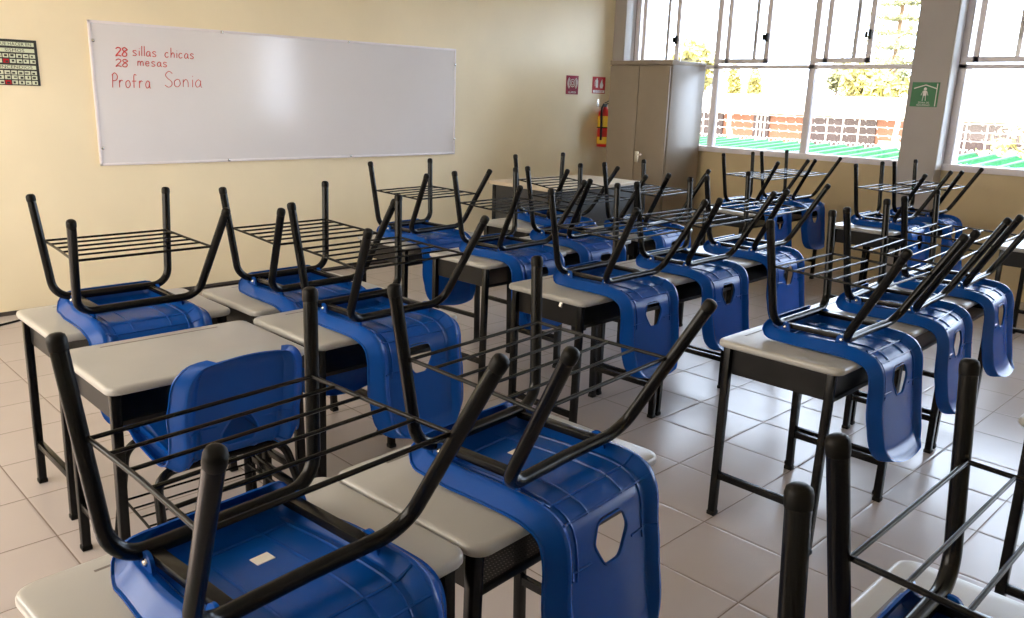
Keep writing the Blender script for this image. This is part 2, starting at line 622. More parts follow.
def chair_shell():
    NS = 70
    ss = [PLEN * (0.5 - 0.5 * math.cos(PI * i / NS)) * 0.35 + PLEN * i / NS * 0.65 for i in range(NS + 1)]
    ss[0], ss[-1] = 0.0009, PLEN - 0.0009
    dd = [0.0, 0.003, 0.006, 0.013, 0.020, 0.028, 0.035, 0.037, 0.045, 0.055, 0.063, 0.065, 0.067, 0.069, 0.071, 0.082, 0.10, 0.12, 0.14, 0.16, 0.18]
    half = [1 - q / 0.2 for q in dd]
    tt = [-q for q in half] + [0.0] + list(reversed(half))
    NT = len(tt) - 1
    bm = bmesh.new()
    T = 0.0042
    A = [[bm.verts.new(shell_point(s, t)) for t in tt] for s in ss]
    B = [[bm.verts.new(shell_point(s, t, T)) for t in tt] for s in ss]
    for i in range(NS):
        for j in range(NT):
            bm.faces.new((A[i][j], A[i][j + 1], A[i + 1][j + 1], A[i + 1][j]))
            bm.faces.new((B[i][j], B[i + 1][j], B[i + 1][j + 1], B[i][j + 1]))
    for i in range(NS):
        bm.faces.new((A[i][0], A[i + 1][0], B[i + 1][0], B[i][0]))
        bm.faces.new((A[i][NT], B[i][NT], B[i + 1][NT], A[i + 1][NT]))
    for j in range(NT):
        bm.faces.new((A[0][j], B[0][j], B[0][j + 1], A[0][j + 1]))
        bm.faces.new((A[NS][j], A[NS][j + 1], B[NS][j + 1], B[NS][j]))
    bmesh.ops.recalc_face_normals(bm, faces=bm.faces)
    me = bpy.data.meshes.new('shell')
    bm.to_mesh(me)
    bm.free()
    so = link('shell', me)
    # grip hole low in the back
    hole = [(-0.040, 0.424), (0.040, 0.424), (0.057, 0.466), (0.024, 0.522), (-0.024, 0.522), (-0.057, 0.466)]
    cut = MB()
    ch = [Vector((u, 0, v)) for u, v in hole]
    rp = []
    n = len(ch)
    for i in range(n):
        p, a, b = ch[i], ch[i - 1], ch[(i + 1) % n]
        for k in range(4):
            t = k / 3
            q0, q1 = p + (a - p) * 0.22, p + (b - p) * 0.22
            rp.append((1 - t) ** 2 * q0 + 2 * t * (1 - t) * p + t * t * q1)
    cut.prism([(p.x, p.z) for p in rp], 0.3, lambda u, v, w: (u, -0.30 + w, v))
    co = cut.build('cutter', None, smooth=False)
    md = so.modifiers.new('hole', 'BOOLEAN')
    md.operation = 'DIFFERENCE'
    md.object = co
    md.solver = 'EXACT'
    dg = bpy.context.evaluated_depsgraph_get()
    me2 = bpy.data.meshes.new_from_object(so.evaluated_get(dg))
    bpy.data.objects.remove(so)
    bpy.data.objects.remove(co)
    # ribs on the underside, and the lugs the frame bolts to
    mb = MB()
    mb.bm.from_mesh(me2)

    def rib(path, r=0.0030):
        mb.tube(path, r, 5)
    for t in (-0.58, -0.30, 0.30, 0.58):
        s1 = 0.55 if abs(t) > 0.5 else 0.425
        rib([shell_point(0.06 + (s1 - 0.06) * k / 30, t, T + 0.001) for k in range(31)])
    for s, tmax in ((0.09, 0.60), (0.365, 0.76), (0.42, 0.76)):
        rib([shell_point(s, -tmax + 2 * tmax * k / 24, T + 0.001) for k in range(25)])
    for s in (0.53,):
        for sg in (-1, 1):
            rib([shell_point(s, sg * (0.36 + 0.40 * k / 10), T + 0.001) for k in range(11)])
    # ring round the grip hole
    ring = []
    for p in rp:
        best = min(range(200), key=lambda k: abs(PAT(0.38 + 0.22 * k / 199)[0].z - p.z))
        s = 0.38 + 0.22 * best / 199
        ring.append(shell_point(s, p.x * 1.06 / half_width(s), T))
    mb.tube(ring, 0.0028, 6, closed=True)
    for sx in (-1, 1):
        # two rounded lugs on a low ridge beside the frame bar
        prof = [(0.205, 0.384), (0.190, 0.372), (0.186, 0.350)]
        prof += [(0.168 + 0.018 * math.cos(q), 0.348 - 0.018 * math.sin(q)) for q in [PI * k / 8 for k in range(9)]]
        prof += [(0.148, 0.362), (0.132, 0.370), (0.008, 0.370), (-0.008, 0.362)]
        prof += [(-0.028 + 0.018 * math.cos(q), 0.348 - 0.018 * math.sin(q)) for q in [PI * k / 8 for k in range(9)]]
        prof += [(-0.048, 0.360), (-0.060, 0.384)]
        mb.prism(prof, 0.007, lambda u, v, w, sx=sx: (sx * (0.1415 + w), u, v))
    bpy.data.meshes.remove(me2)
    me3 = mb.mesh('shell', MAT['blue'], angle=24)
    return me3


RAIL = 0.337
R_TUBE = 0.0135


def leg_path(sx, front):
    if front:
        pts = [(0, 0.186, RAIL), (sx * 0.193, 0.187, RAIL), (sx * 0.223, 0.2215, -0.014 + 0.012)]
    else:
        pts = [(0, -0.050, RAIL), (sx * 0.198, -0.054, RAIL), (sx * 0.239, -0.2215, 0.014 + 0.012)]
    return fillet(pts, [0.062], 9)


def lerp_leg(sx, front, z):
    p = leg_path(sx, front)
    for a, b in zip(p, p[1:]):
        if min(a.z, b.z) <= z <= max(a.z, b.z) and abs(a.z - b.z) > 1e-5:
            return a.lerp(b, (z - a.z) / (b.z - a.z))


def make_chair():
    root = thing('school_chair', 'x', 'chair')
    link('shell', chair_shell(), root)
    for front in (True, False):
        for sx in (-1, 1):
            p = leg_path(sx, front)
            lg = MB().tube(p, R_TUBE, 14).build('leg', MAT['black'], root)
            d = (p[-1] - p[-2]).normalized()
            MB().lathe([(0.0, -0.012), (0.0139, -0.012), (0.0146, -0.006), (0.0146, 0.003), (0.0130, 0.009), (0.0080, 0.0125), (0.0, 0.0135)], p[-1], d, 16).build('foot_cap', MAT['rubber'], lg)
    for sx in (-1, 1):
        MB().bar((sx * 0.128, 0.180, RAIL + 0.006), (sx * 0.128, -0.046, RAIL + 0.006), 0.024, 0.016, 0.002).build('seat_bar', MAT['black'], root)
        for y in (0.168, -0.028):
            MB().lathe([(0.0, 0.0045), (0.0045, 0.004), (0.0068, 0.001), (0.0072, -0.002)], (sx * 0.1490, y, 0.347), (sx, 0, 0), 12).build('bolt', MAT['steel'], root)
    rk = MB()
    zf, zr = 0.139, 0.152
    fl, rl = lerp_leg(1, True, zf), lerp_leg(1, False, zr)
    xf, xr = fl.x - 0.007, rl.x - 0.004
    yF, yR = fl.y - 0.004, rl.y + 0.012

    def rack(u, v):
        """u 0..1 front to rear, v -1..1 across"""
        return (v * (xf + (xr - xf) * u), yF + (yR - yF) * u, zf + (zr - zf) * u)
    for sx in (-1, 1):
        rk.tube([rack(0, sx), rack(0.5, sx * 0.985), rack(1.03, sx)], 0.0042, 8)
    rk.tube([rack(0.02, -1), rack(0.02, 1)], 0.0038, 8)
    for u in (0.21, 0.40, 0.59, 0.78):
        rk.tube([rack(u, -0.99), rack(u, 0.99)], 0.0033, 6)
    rk.tube([rack(1.0, -1), rack(1.0, 1)], 0.0042, 8)
    rk.build('book_rack', MAT['black'], root)
    s = 0.16
    c = shell_point(s, -0.06, 0.0052)
    MB().box(c, (0.034, 0.024, 0.0012)).build('label_sticker', MAT['paper'], root, smooth=False)
    return root


ZT = 1.031
DZ = 0.64
chair0 = make_chair()
chair_used = [False]


def place_chair(x, y, yaw, label, group=None, tilt=0.0, sc=(1, 1, 1)):
    o = chair0 if not chair_used[0] else copy_tree(chair0)
    chair_used[0] = True
    o.location = (x, y, DZ + (ZT - DZ) * sc[2])
    o.scale = sc
    o.rotation_euler = (Matrix.Rotation(yaw, 3, 'Z') @ Matrix.Rotation(tilt, 3, 'X') @ Matrix.Rotation(PI, 3, 'Y')).to_euler()
    tag(o, label, 'chair', group)
    return o


# ------------------------------------------------------------------ school desk
DW, DD = 0.592, 0.432


def make_desk():
    root = thing('school_desk', 'x', 'desk')
    top = MB()
    rings = []
    for off, z in ((0.012, 0.0), (0.003, 0.003), (0.0, 0.008), (0.0, 0.017), (0.002, 0.022), (0.006, 0.0248), (0.012, 0.026)):
        rings.append([top.bm.verts.new((u, v, DZ - 0.026 + z)) for u, v in rrect(DW - 2 * off, DD - 2 * off, 0.034 - off * 0.5, 7)])
    n = len(rings[0])
    for A, B in zip(rings, rings[1:]):
        for k in range(n):
            top.bm.faces.new((A[k], A[(k + 1) % n], B[(k + 1) % n], B[k]))
    top.bm.faces.new(list(reversed(rings[0])))
    top.bm.faces.new(rings[-1])
    t = top.build('desktop', MAT['desk_top'], root, angle=50)
    MB().box((0.0, DD / 2 - 0.045, DZ - 0.0004), (DW * 0.62, 0.006, 0.0016)).build('pencil_groove', MAT['groove'], t, smooth=False)
    tr = MB()
    hx, hy = 0.262, 0.190
    zt, zb = DZ - 0.027, DZ - 0.118
    for sx in (-1, 1):
        tr.prism([(-hy + 0.012, zb), (hy - 0.03, zb), (hy - 0.012, zb + 0.02), (hy - 0.012, zt), (-hy + 0.012, zt)], 0.003, lambda u, v, w, sx=sx: (sx * hx + w - 0.0015, u, v))
    tr.box((0, hy - 0.012, (zt + zb) / 2), (2 * hx, 0.003, zt - zb))
    tr.box((0, -hy + 0.006, zb + 0.006), (2 * hx, 0.012, 0.014), bev=0.002)
    tr.build('book_tray', MAT['tray'], root)
    MB().box((0, 0, zb), (2 * hx - 0.004, 2 * hy - 0.026, 0.002)).build('tray_floor', MAT['perf'], root, smooth=False)
    for sx in (-1, 1):
        for sy in (-1, 1):
            a = (sx * 0.268, sy * (0.180 if sy > 0 else 0.180), DZ - 0.026)
            b = (sx * 0.279, sy * 0.176, 0.012)
            lg = MB().bar(a, b, 0.026, 0.026, 0.003, ref=(0, 1, 0)).build('leg', MAT['black'], root)
            MB().bar((b[0], b[1], 0.0), (b[0], b[1], 0.016), 0.030, 0.030, 0.003, ref=(0, 1, 0)).build('foot_cap', MAT['rubber'], lg)
        MB().bar((sx * 0.276, -0.17, 0.152), (sx * 0.276, 0.17, 0.152), 0.020, 0.024, 0.002).build('side_rail', MAT['black'], root)
    return root


desk0 = make_desk()
desk_used = [False]


def place_desk(x, y, yaw, label, group=None):
    o = desk0 if not desk_used[0] else copy_tree(desk0)
    desk_used[0] = True
    o.location = (x, y, 0)
    o.rotation_euler = (0, 0, yaw)
    tag(o, label, 'desk', group)
    return o


GD = 'school desks standing in rows'
GC = 'chairs upturned on the desks'
# (desk x, y, yaw, desk label, chair x, y, yaw, tilt, chair label)
SETS = [
    (1.005, 2.950, 0.00, 'grey-topped desk at the far left, front row by the whiteboard wall', 1.000, 2.841, 0.004, 0.0, 'upturned blue chair at the far left, just under the whiteboard lettering'),
    (1.630, 2.870, 0.02, 'grey-topped desk beside the far-left one, front row under the whiteboard middle', 1.625, 2.753, 0.02, 0.0, 'upturned blue chair second from the left, under the middle of the whiteboard'),
    (1.590, 2.380, 0.02, 'grey-topped desk just right of the desk whose chair is on the floor', 1.618, 2.239, 0.028, 0.0, 'upturned blue chair on the desk right beside the chair standing on the floor'),
    (0.556, 1.152, 0.06, 'grey desk in the bottom left corner of the photo, under the largest upturned chair', 0.567, 1.052, 0.089, 0.0, 'largest upturned blue chair, nearest the camera at bottom left'),
    (1.155, 1.178, 0.06, 'grey desk at bottom centre with its perforated tray showing', 1.186, 1.082, 0.091, 0.0, 'upturned blue chair at bottom centre, backrest and grip hole facing the camera'),
    (2.663, 1.195, 0.00, 'grey desk standing clear across the aisle, right of centre, its legs in full view', 2.692, 1.093, 0.0, 0.0, 'upturned blue chair on the clear-standing desk right of centre'),
    (3.270, 1.225, 0.03, 'middle desk of the three along the right side, mostly hidden by chairs', 3.291, 1.117, 0.07, 0.0, 'middle one of the three upturned blue chairs hanging along the right side'),
    (3.895, 1.250, 0.03, 'last desk of the right-hand row of three, nearest the windows', 3.922, 1.145, 0.05, 0.0, 'upturned blue chair last in the right-hand row, close to the right edge'),
    (2.680, 2.235, 0.01, 'grey desk in the photo centre with two small clips on its left side', 2.727, 2.101, 0.023, 0.0, 'upturned blue chair at the photo centre, left end of its row of three'),
    (3.285, 2.245, 0.01, 'centre-row desk beside the aisle desk, middle of its row of three', 3.313, 2.109, 0.023, 0.0, 'upturned blue chair just right of centre, middle of the central row of three'),
    (3.890, 2.270, 0.03, 'centre-row desk at the window end of its row of three', 3.936, 2.140, 0.047, 0.0, 'upturned blue chair at the window end of the central row of three'),
    (2.855, 3.625, 0.05, 'desk under the right end of the whiteboard, beside the middle aisle', 2.829, 3.524, 0.103, 0.0, 'upturned blue chair standing under the right end of the whiteboard'),
    (2.860, 2.995, 0.03, 'desk just left of the photo centre, a chair back hanging in view below its tray', 2.877, 2.888, 0.062, 0.0, 'upturned blue chair on the brightly lit desk just left of the photo centre'),
    (3.790, 3.630, 0.0, 'desk right in front of the dark teacher table', 3.865, 3.470, 0.02, 0.06, 'tilted upturned blue chair right in front of the dark teacher table'),
    (3.458, 3.040, 0.02, 'desk in the row before the teacher table, next to the lit desk', 3.426, 2.929, 0.031, 0.0, 'upturned blue chair seen against the dark front of the teacher table'),
    (4.110, 3.060, 0.04, 'desk below the beige cabinet, window end of the row before the teacher table', 4.097, 2.955, 0.10, 0.0, 'upturned blue chair with its legs in front of the beige cabinet'),
    (5.680, 3.240, 0.0, 'desk under the wide window, left one of the pair, beside the cabinet', 5.700, 3.133, 0.031, 0.0, 'upturned blue chair under the wide window, left one of the pair beside the cabinet'),
    (6.276, 3.240, 0.0, 'desk under the wide window, right one of the pair, against the wall', 6.265, 3.140, 0.047, 0.0, 'upturned blue chair under the wide window, right one of the pair'),
    (5.685, 2.235, 0.0, 'white-edged desk in front of the grey pillar, left one of the pair', 5.700, 2.133, 0.019, 0.0, 'upturned blue chair in front of the grey pillar, left one of the pair'),
    (6.282, 2.230, 0.0, 'desk in front of the grey pillar, right one of the pair by the wall', 6.262, 2.109, 0.047, 0.0, 'upturned blue chair in front of the grey pillar, right one of the pair'),
    (0.500, 0.215, 0.0, 'desk below the bottom edge under the chair showing a single short leg', 0.512, 0.107, 0.0, 0.0, 'upturned chair of which only one short black leg rises at the bottom edge'),
    (1.140, 0.225, 0.0, 'pale desk corner showing in the bottom right of the photo', 1.112, 0.138, 0.0, 0.0, 'upturned chair cut off at bottom right, thick black legs and rack close to the camera'),
]
for dx, dy, da, dl, cx, cy, ca, ct, cl in SETS:
    dk = place_desk(dx, dy, da, dl, GD)
    if 'two small clips' in dl:
        for y in (0.065, -0.075):
            MB().box((-0.266, y, 0.598), (0.006, 0.016, 0.022), bev=0.002).bar((-0.268, y, 0.606), (-0.274, y, 0.592), 0.012, 0.004).build('clip', MAT['steel'], dk)
    place_chair(cx, cy, ca, cl, GC, ct, (0.975, 1.01, 1.04) if cl.startswith('largest') else (1, 1, 1))
place_desk(0.968, 2.372, 0.0, 'bare grey desk at left with a chair pushed under it', GD)
place_desk(2.655, 0.290, 0.0, 'desk cut off by the right edge, only its left front leg and corner in view', GD)
place_desk(5.745, 1.230, 0.0, 'dark far desk at the right edge, below the second window', GD)
# the one chair standing on the floor
fc = copy_tree(chair0)
fc.location = (1.000, 2.300, 0.002)
fc.rotation_euler = (0.0633, 0, 0.0)
tag(fc, 'blue chair standing upright on the floor, pushed under the bare desk at left', 'chair', 'chairs on the floor')
del fc['group']

# ------------------------------------------------------------------ whiteboard
BX0, BX1, BZ0, BZ1 = 1.855, 4.822, 0.893, 1.781
wb = thing('whiteboard', 'wide white marker board with red handwriting on the cream front wall', 'whiteboard', ((BX0 + BX1) / 2, YB, BZ0))
bw, bh = BX1 - BX0, BZ1 - BZ0
MB().box((0, -0.010, bh / 2), (bw - 0.02, 0.012, bh - 0.02)).build('writing_surface', MAT['board'], wb, smooth=False)
fm = MB()
for z in (0.008, bh - 0.008):
    fm.box((0, -0.011, z), (bw, 0.022, 0.016), bev=0.003)
for x in (-bw / 2 + 0.008, bw / 2 - 0.008):
    fm.box((x, -0.011, bh / 2), (0.016, 0.022, bh), bev=0.003)
fm.build('board_frame', MAT['alu'], wb)
for x, z in ((-bw / 2 + 0.02, bh - 0.12), (-bw / 2 + 0.02, 0.11), (-0.62, bh - 0.012), (0.40, bh - 0.012), (-0.62, 0.012), (0.40, 0.012), (bw / 2 - 0.01, bh - 0.13), (bw / 2 - 0.01, 0.13)):
    MB().box((x, -0.020, z), (0.018, 0.012, 0.018), bev=0.003).build('frame_clip', MAT['steel'], wb)

GLY = {
    '2': [[(0.05, 0.8), (0.25, 1.0), (0.5, 0.9), (0.5, 0.65), (0.05, 0.02), (0.3, 0.1), (0.6, 0.0)]],
    '8': [[(0.5, 0.85), (0.3, 1.0), (0.08, 0.85), (0.2, 0.6), (0.5, 0.35), (0.45, 0.05), (0.2, 0.0), (0.05, 0.2), (0.3, 0.55), (0.55, 0.75), (0.5, 0.85)]],
    's': [[(0.45, 0.5), (0.25, 0.58), (0.08, 0.45), (0.25, 0.3), (0.45, 0.15), (0.3, 0.0), (0.05, 0.06)]],
    'i': [[(0.1, 0.55), (0.1, 0.0)], [(0.1, 0.78), (0.12, 0.82)]],
    'l': [[(0.1, 1.1), (0.1, 0.0)]],
    'a': [[(0.45, 0.45), (0.25, 0.56), (0.05, 0.3), (0.15, 0.02), (0.38, 0.12), (0.45, 0.5)], [(0.45, 0.5), (0.46, 0.1), (0.55, 0.0)]],
    'c': [[(0.42, 0.48), (0.22, 0.55), (0.05, 0.28), (0.18, 0.0), (0.45, 0.08)]],
    'h': [[(0.08, 1.1), (0.08, 0.0)], [(0.08, 0.3), (0.28, 0.55), (0.45, 0.4), (0.45, 0.0)]],
    'm': [[(0.05, 0.55), (0.05, 0.0)], [(0.05, 0.35), (0.2, 0.55), (0.33, 0.4), (0.33, 0.0)], [(0.33, 0.35), (0.5, 0.55), (0.63, 0.4), (0.65, 0.0)]],
    'e': [[(0.06, 0.28), (0.42, 0.32), (0.35, 0.55), (0.15, 0.52), (0.05, 0.25), (0.2, 0.0), (0.45, 0.08)]],
    'P': [[(0.1, 1.0), (0.06, -0.02)], [(0.02, 0.9), (0.3, 1.08), (0.55, 0.85), (0.45, 0.55), (0.1, 0.48)]],
    'r': [[(0.08, 0.55), (0.08, 0.0)], [(0.08, 0.32), (0.22, 0.54), (0.4, 0.5)]],
    'o': [[(0.28, 0.55), (0.06, 0.4), (0.08, 0.08), (0.3, 0.0), (0.48, 0.2), (0.42, 0.48), (0.28, 0.55)]],
    'f': [[(0.45, 0.95), (0.28, 1.02), (0.2, 0.8), (0.2, 0.0)], [(0.02, 0.5), (0.42, 0.52)]],
    'S': [[(0.55, 0.95), (0.3, 1.1), (0.05, 0.85), (0.2, 0.6), (0.5, 0.35), (0.5, 0.08), (0.25, -0.05), (0.0, 0.1)]],
    'n': [[(0.05, 0.55), (0.05, 0.0)], [(0.05, 0.33), (0.22, 0.55), (0.4, 0.4), (0.42, 0.0)]],
}
ADV = {'i': 0.28, 'l': 0.28, 'm': 0.85, ' ': 0.75}


def smooth_line(p, n=5):
    if len(p) < 3:
        return p
    out = []
    for i in range(len(p) - 1):
        a, b, c, d = (Vector(q) for q in (p[max(i - 1, 0)], p[i], p[i + 1], p[min(i + 2, len(p) - 1)]))
        for k in range(n):
            t = k / n
            v = 0.5 * ((2 * b) + (c - a) * t + (2 * a - 5 * b + 4 * c - d) * t * t + (3 * b - a - 3 * c + d) * t ** 3)
            out.append((v.x, v.y))
    out.append(tuple(p[-1]))
    return out


def handwriting(s, x0, z0, x1, size, stroke):
    tot = sum(ADV.get(c, 0.66) for c in s)
    kx = (x1 - x0) / tot
    mb = MB()
    u = 0.0
    for c in s:
        for line in GLY.get(c, []):
            pts = smooth_line(line)
            mb.tube([(x0 + (u + px + 0.06 * py) * kx - (BX0 + BX1) / 2, -0.0165, z0 + py * size - BZ0) for px, py in pts], stroke * 1.3, 5)
        u += ADV.get(c, 0.66)
    mb.build('handwriting', MAT['marker'], wb)


handwriting('28', 2.003, 1.576, 2.082, 0.052, 0.0030)
handwriting('sillas chicas', 2.108, 1.583, 2.520, 0.056, 0.0022)
handwriting('28', 1.998, 1.511, 2.080, 0.046, 0.0024)
handwriting('mesas', 2.135, 1.522, 2.335, 0.052, 0.0021)
handwriting('Profra', 1.967, 1.383, 2.215, 0.082, 0.0021)
handwriting('Sonia', 2.303, 1.398, 2.565, 0.088, 0.0019)

# ------------------------------------------------------------------ poster at the left edge
px0, px1, pz0, pz1 = 1.325, 1.560, 1.378, 1.638
po = thing('safety_poster', 'black-edged poster with rows of small pictures at the left edge of the front wall', 'poster', ((px0 + px1) / 2, YB, pz0))
pw, ph = px1 - px0, pz1 - pz0
MB().box((0, -0.003, ph / 2), (pw, 0.006, ph)).build('backing', MAT['ink'], po, smooth=False)
pan, pic = MB(), MB()
rows = [0.90, 0.765, 0.645, 0.53, 0.40, 0.28, 0.175, 0.065]
for ri, fz in enumerate(rows):
    z = ph * fz
    hh = ph * 0.085
    if ri in (0, 1, 4):
        pan.box((-0.004, -0.0068, z), (pw * 0.90, 0.0016, hh))
        continue
    for k in range(6):
        x = -pw * 0.45 + (k + 0.5) * pw * 0.9 / 6
        if k == 1 and ri in (3, 7):
            MB().box((x, -0.0068, z), (pw * 0.125, 0.0016, hh)).build('warning_panel', MAT['red'], po, smooth=False)
        else:
            pan.box((x, -0.0068, z), (pw * 0.125, 0.0016, hh))
        rnd = random.Random(ri * 17 + k)
        pic.box((x + rnd.uniform(-.004, .004), -0.0078, z + rnd.uniform(-.003, .002)), (rnd.uniform(.008, .018), 0.0012, rnd.uniform(.006, .013)))
pan.build('print_panel', MAT['poster'], po, smooth=False)
pic.build('pictogram', MAT['ink'], po, smooth=False)
for s, fz, sz, xs in (('QUE HACER EN', 0.868, 0.025, 1.05), ('SISMOS', 0.733, 0.025, 1.3), ('INCENDIOS', 0.368, 0.025, 1.3)):
    text_mesh(s, sz, lambda u, v, w, fz=fz: (u - 0.003, -0.0079 - w, ph * fz + v), MAT['ink'], 'lettering', po, xscale=xs)


# ------------------------------------------------------------------ signs
def on_front(x, z):
    return lambda u, v, w: (u, -0.005 - w, v)


sg = thing('alarm_sign', 'dark red square alarm sign with white rings on the front wall', 'sign', (6.356, YB, 1.53))
MB().box((0, -0.002, 0), (0.178, 0.004, 0.180)).build('sign_plate', MAT['dkred'], sg, smooth=False)
pt = MB()
for r in (0.018, 0.036):
    pt.tube([(r * math.cos(a), -0.005, 0.018 + r * math.sin(a)) for a in [2 * PI * k / 20 for k in range(20)]], 0.0035, 5, closed=True)
for sx in (-1, 1):
    for r in (0.056, 0.07):
        pt.tube([(sx * r * math.cos(a), -0.005, 0.018 + r * math.sin(a)) for a in [-0.8 + 1.6 * k / 12 for k in range(13)]], 0.004, 5)
pt.build('pictogram', MAT['white'], sg)
text_mesh('ALARMA', 0.03, lambda u, v, w: (u, -0.0045 - w, -0.08 + v), MAT['white'], 'lettering', sg)
sg = thing('extinguisher_sign', 'bright red sign with white pictures on the front wall above the fire extinguisher', 'sign', (6.765, YB, 1.540))
MB().box((0, -0.002, 0), (0.200, 0.004, 0.165)).build('sign_plate', MAT['red'], sg, smooth=False)
pt = MB()
pt.box((-0.035, -0.0055, 0.012), (0.032, 0.003, 0.075), bev=0.001)
pt.box((-0.035, -0.0055, 0.058), (0.014, 0.003, 0.02), bev=0.001)
pt.tube([(-0.052, -0.005, 0.055), (-0.064, -0.005, 0.03), (-0.062, -0.005, -0.01)], 0.003, 5)
pt.prism([(0.02, -0.03), (0.055, -0.03), (0.066, 0.0), (0.05, 0.03), (0.046, 0.06), (0.03, 0.035), (0.016, 0.005)], 0.003, lambda u, v, w: (u, -0.0065 + w, v))
pt.build('pictogram', MAT['white'], sg)
MB().box((0, -0.0045, -0.062), (0.18, 0.002, 0.026)).build('text_band', MAT['white'], sg, smooth=False)
text_mesh('EXTINTOR', 0.026, lambda u, v, w: (u, -0.006 - w, -0.071 + v), MAT['red'], 'lettering', sg)
sg = thing('safe_zone_sign', 'green square sign with a white figure under a roof on the grey pillar', 'sign', (XP, 2.522, 1.517))
MB().box((-0.002, 0, 0), (0.004, 0.205, 0.185)).build('sign_plate', MAT['green'], sg, smooth=False)
pt = MB()
pt.tube([(-0.005, 0.085, 0.045), (-0.005, 0.0, 0.072), (-0.005, -0.085, 0.045)], 0.0045, 5)
pt.lathe([(0.0, -0.001), (0.012, -0.001), (0.012, 0.001), (0.0, 0.001)], (-0.005, 0, 0.042), (1, 0, 0), 12)
pt.box((-0.005, 0, 0.010), (0.003, 0.026, 0.038), bev=0.001)
for s in (-1, 1):
    pt.bar((-0.005, s * 0.014, 0.026), (-0.005, s * 0.026, -0.006), 0.008, 0.003)
    pt.bar((-0.005, s * 0.007, -0.006), (-0.005, s * 0.012, -0.048), 0.010, 0.003)
pt.box((-0.005, -0.086, -0.002), (0.003, 0.006, 0.17))
pt.build('pictogram', MAT['white'], sg)
text_mesh('ZONA DE', 0.019, lambda u, v, w: (-0.0045 - w, -u, -0.068 + v), MAT['white'], 'lettering', sg)
text_mesh('SEGURIDAD', 0.019, lambda u, v, w: (-0.0045 - w, -u, -0.086 + v), MAT['white'], 'lettering', sg)

# ------------------------------------------------------------------ fire extinguisher
ex = thing('fire_extinguisher', 'red fire extinguisher with a yellow label hung on the front wall beside the cabinet', 'fire extinguisher', (6.790, YB - 0.085, 0.925))
MB().lathe([(0, 0.0), (0.066, 0.0), (0.070, 0.008), (0.070, 0.30), (0.066, 0.335), (0.050, 0.365), (0.024, 0.385), (0.020, 0.40), (0, 0.40)], seg=28).build('cylinder', MAT['extred'], ex)
MB().lathe([(0.0708, 0.03), (0.0712, 0.031), (0.0712, 0.10), (0.0708, 0.101)], seg=28).build('yellow_label', MAT['yellow'], ex)
lb = MB()
lb.lathe([(0.0708, 0.20), (0.0712, 0.201), (0.0712, 0.31), (0.0708, 0.311)], seg=28)
lb.build('yellow_label', MAT['yellow'], ex)
MB().tube([(0.0725 * math.cos(a), 0.0725 * math.sin(a), 0.195) for a in [2 * PI * k / 24 for k in range(24)]], 0.006, 6, closed=True).build('strap', MAT['rubber'], ex)
hd = MB()
hd.lathe([(0, 0.395), (0.02, 0.395), (0.02, 0.43), (0, 0.432)], seg=16)
hd.bar((-0.01, 0, 0.425), (0.09, -0.03, 0.452), 0.022, 0.008, 0.002)
hd.bar((-0.01, 0, 0.440), (0.085, -0.03, 0.490), 0.022, 0.006, 0.002)
hd.build('valve_handle', MAT['char'], ex)
MB().tube(smooth_pts := [Vector((-0.015, -0.01, 0.42)), Vector((-0.05, -0.02, 0.425)), Vector((-0.083, -0.025, 0.39)), Vector((-0.092, -0.028, 0.33)), Vector((-0.088, -0.03, 0.22)), Vector((-0.085, -0.03, 0.12)), Vector((-0.082, -0.03, 0.07))], 0.011, 10).build('hose', MAT['rubber'], ex)
MB().bar((-0.02, 0.085, 0.40), (-0.02, 0.085, 0.475), 0.03, 0.006, 0.001, ref=(0, 1, 0)).build('wall_bracket', MAT['steel'], ex)

# ------------------------------------------------------------------ cabinet
CX0, CX1, CY0, CY1, CZ = 6.485, 7.035, 4.585, 5.300, 1.765
cb = thing('storage_cabinet', 'tall beige two-door metal cabinet standing in the corner before the window', 'cabinet', ((CX0 + CX1) / 2, (CY0 + CY1) / 2, 0))
cw, cd_ = CX1 - CX0, CY1 - CY0
b = MB()
b.box((0.008, 0, CZ / 2 + 0.03), (cw - 0.016, cd_, CZ - 0.06), bev=0.004)
b.box((0, 0, CZ - 0.018), (cw + 0.006, cd_ + 0.006, 0.036), bev=0.003)
b.box((0.01, 0, 0.03), (cw - 0.04, cd_ - 0.02, 0.06))
b.build('carcass', MAT['locker'], cb)
for s in (-1, 1):
    d = MB().box((-cw / 2 - 0.002, s * (cd_ / 4 - 0.003), CZ / 2 + 0.015), (0.018, cd_ / 2 - 0.013, CZ - 0.13), bev=0.003).build('door', MAT['locker'], cb)
    if s < 0:
        h = MB()
        h.box((-cw / 2 - 0.02, -0.045, 0.88), (0.02, 0.05, 0.11), bev=0.006)
        h.bar((-cw / 2 - 0.035, -0.045, 0.905), (-cw / 2 - 0.038, -0.115, 0.905), 0.014, 0.02, 0.003)
        h.bar((-cw / 2 - 0.02, -0.045, 0.905), (-cw / 2 - 0.045, -0.045, 0.905), 0.02, 0.02, 0.003)
        h.build('handle', MAT['steel'], d)

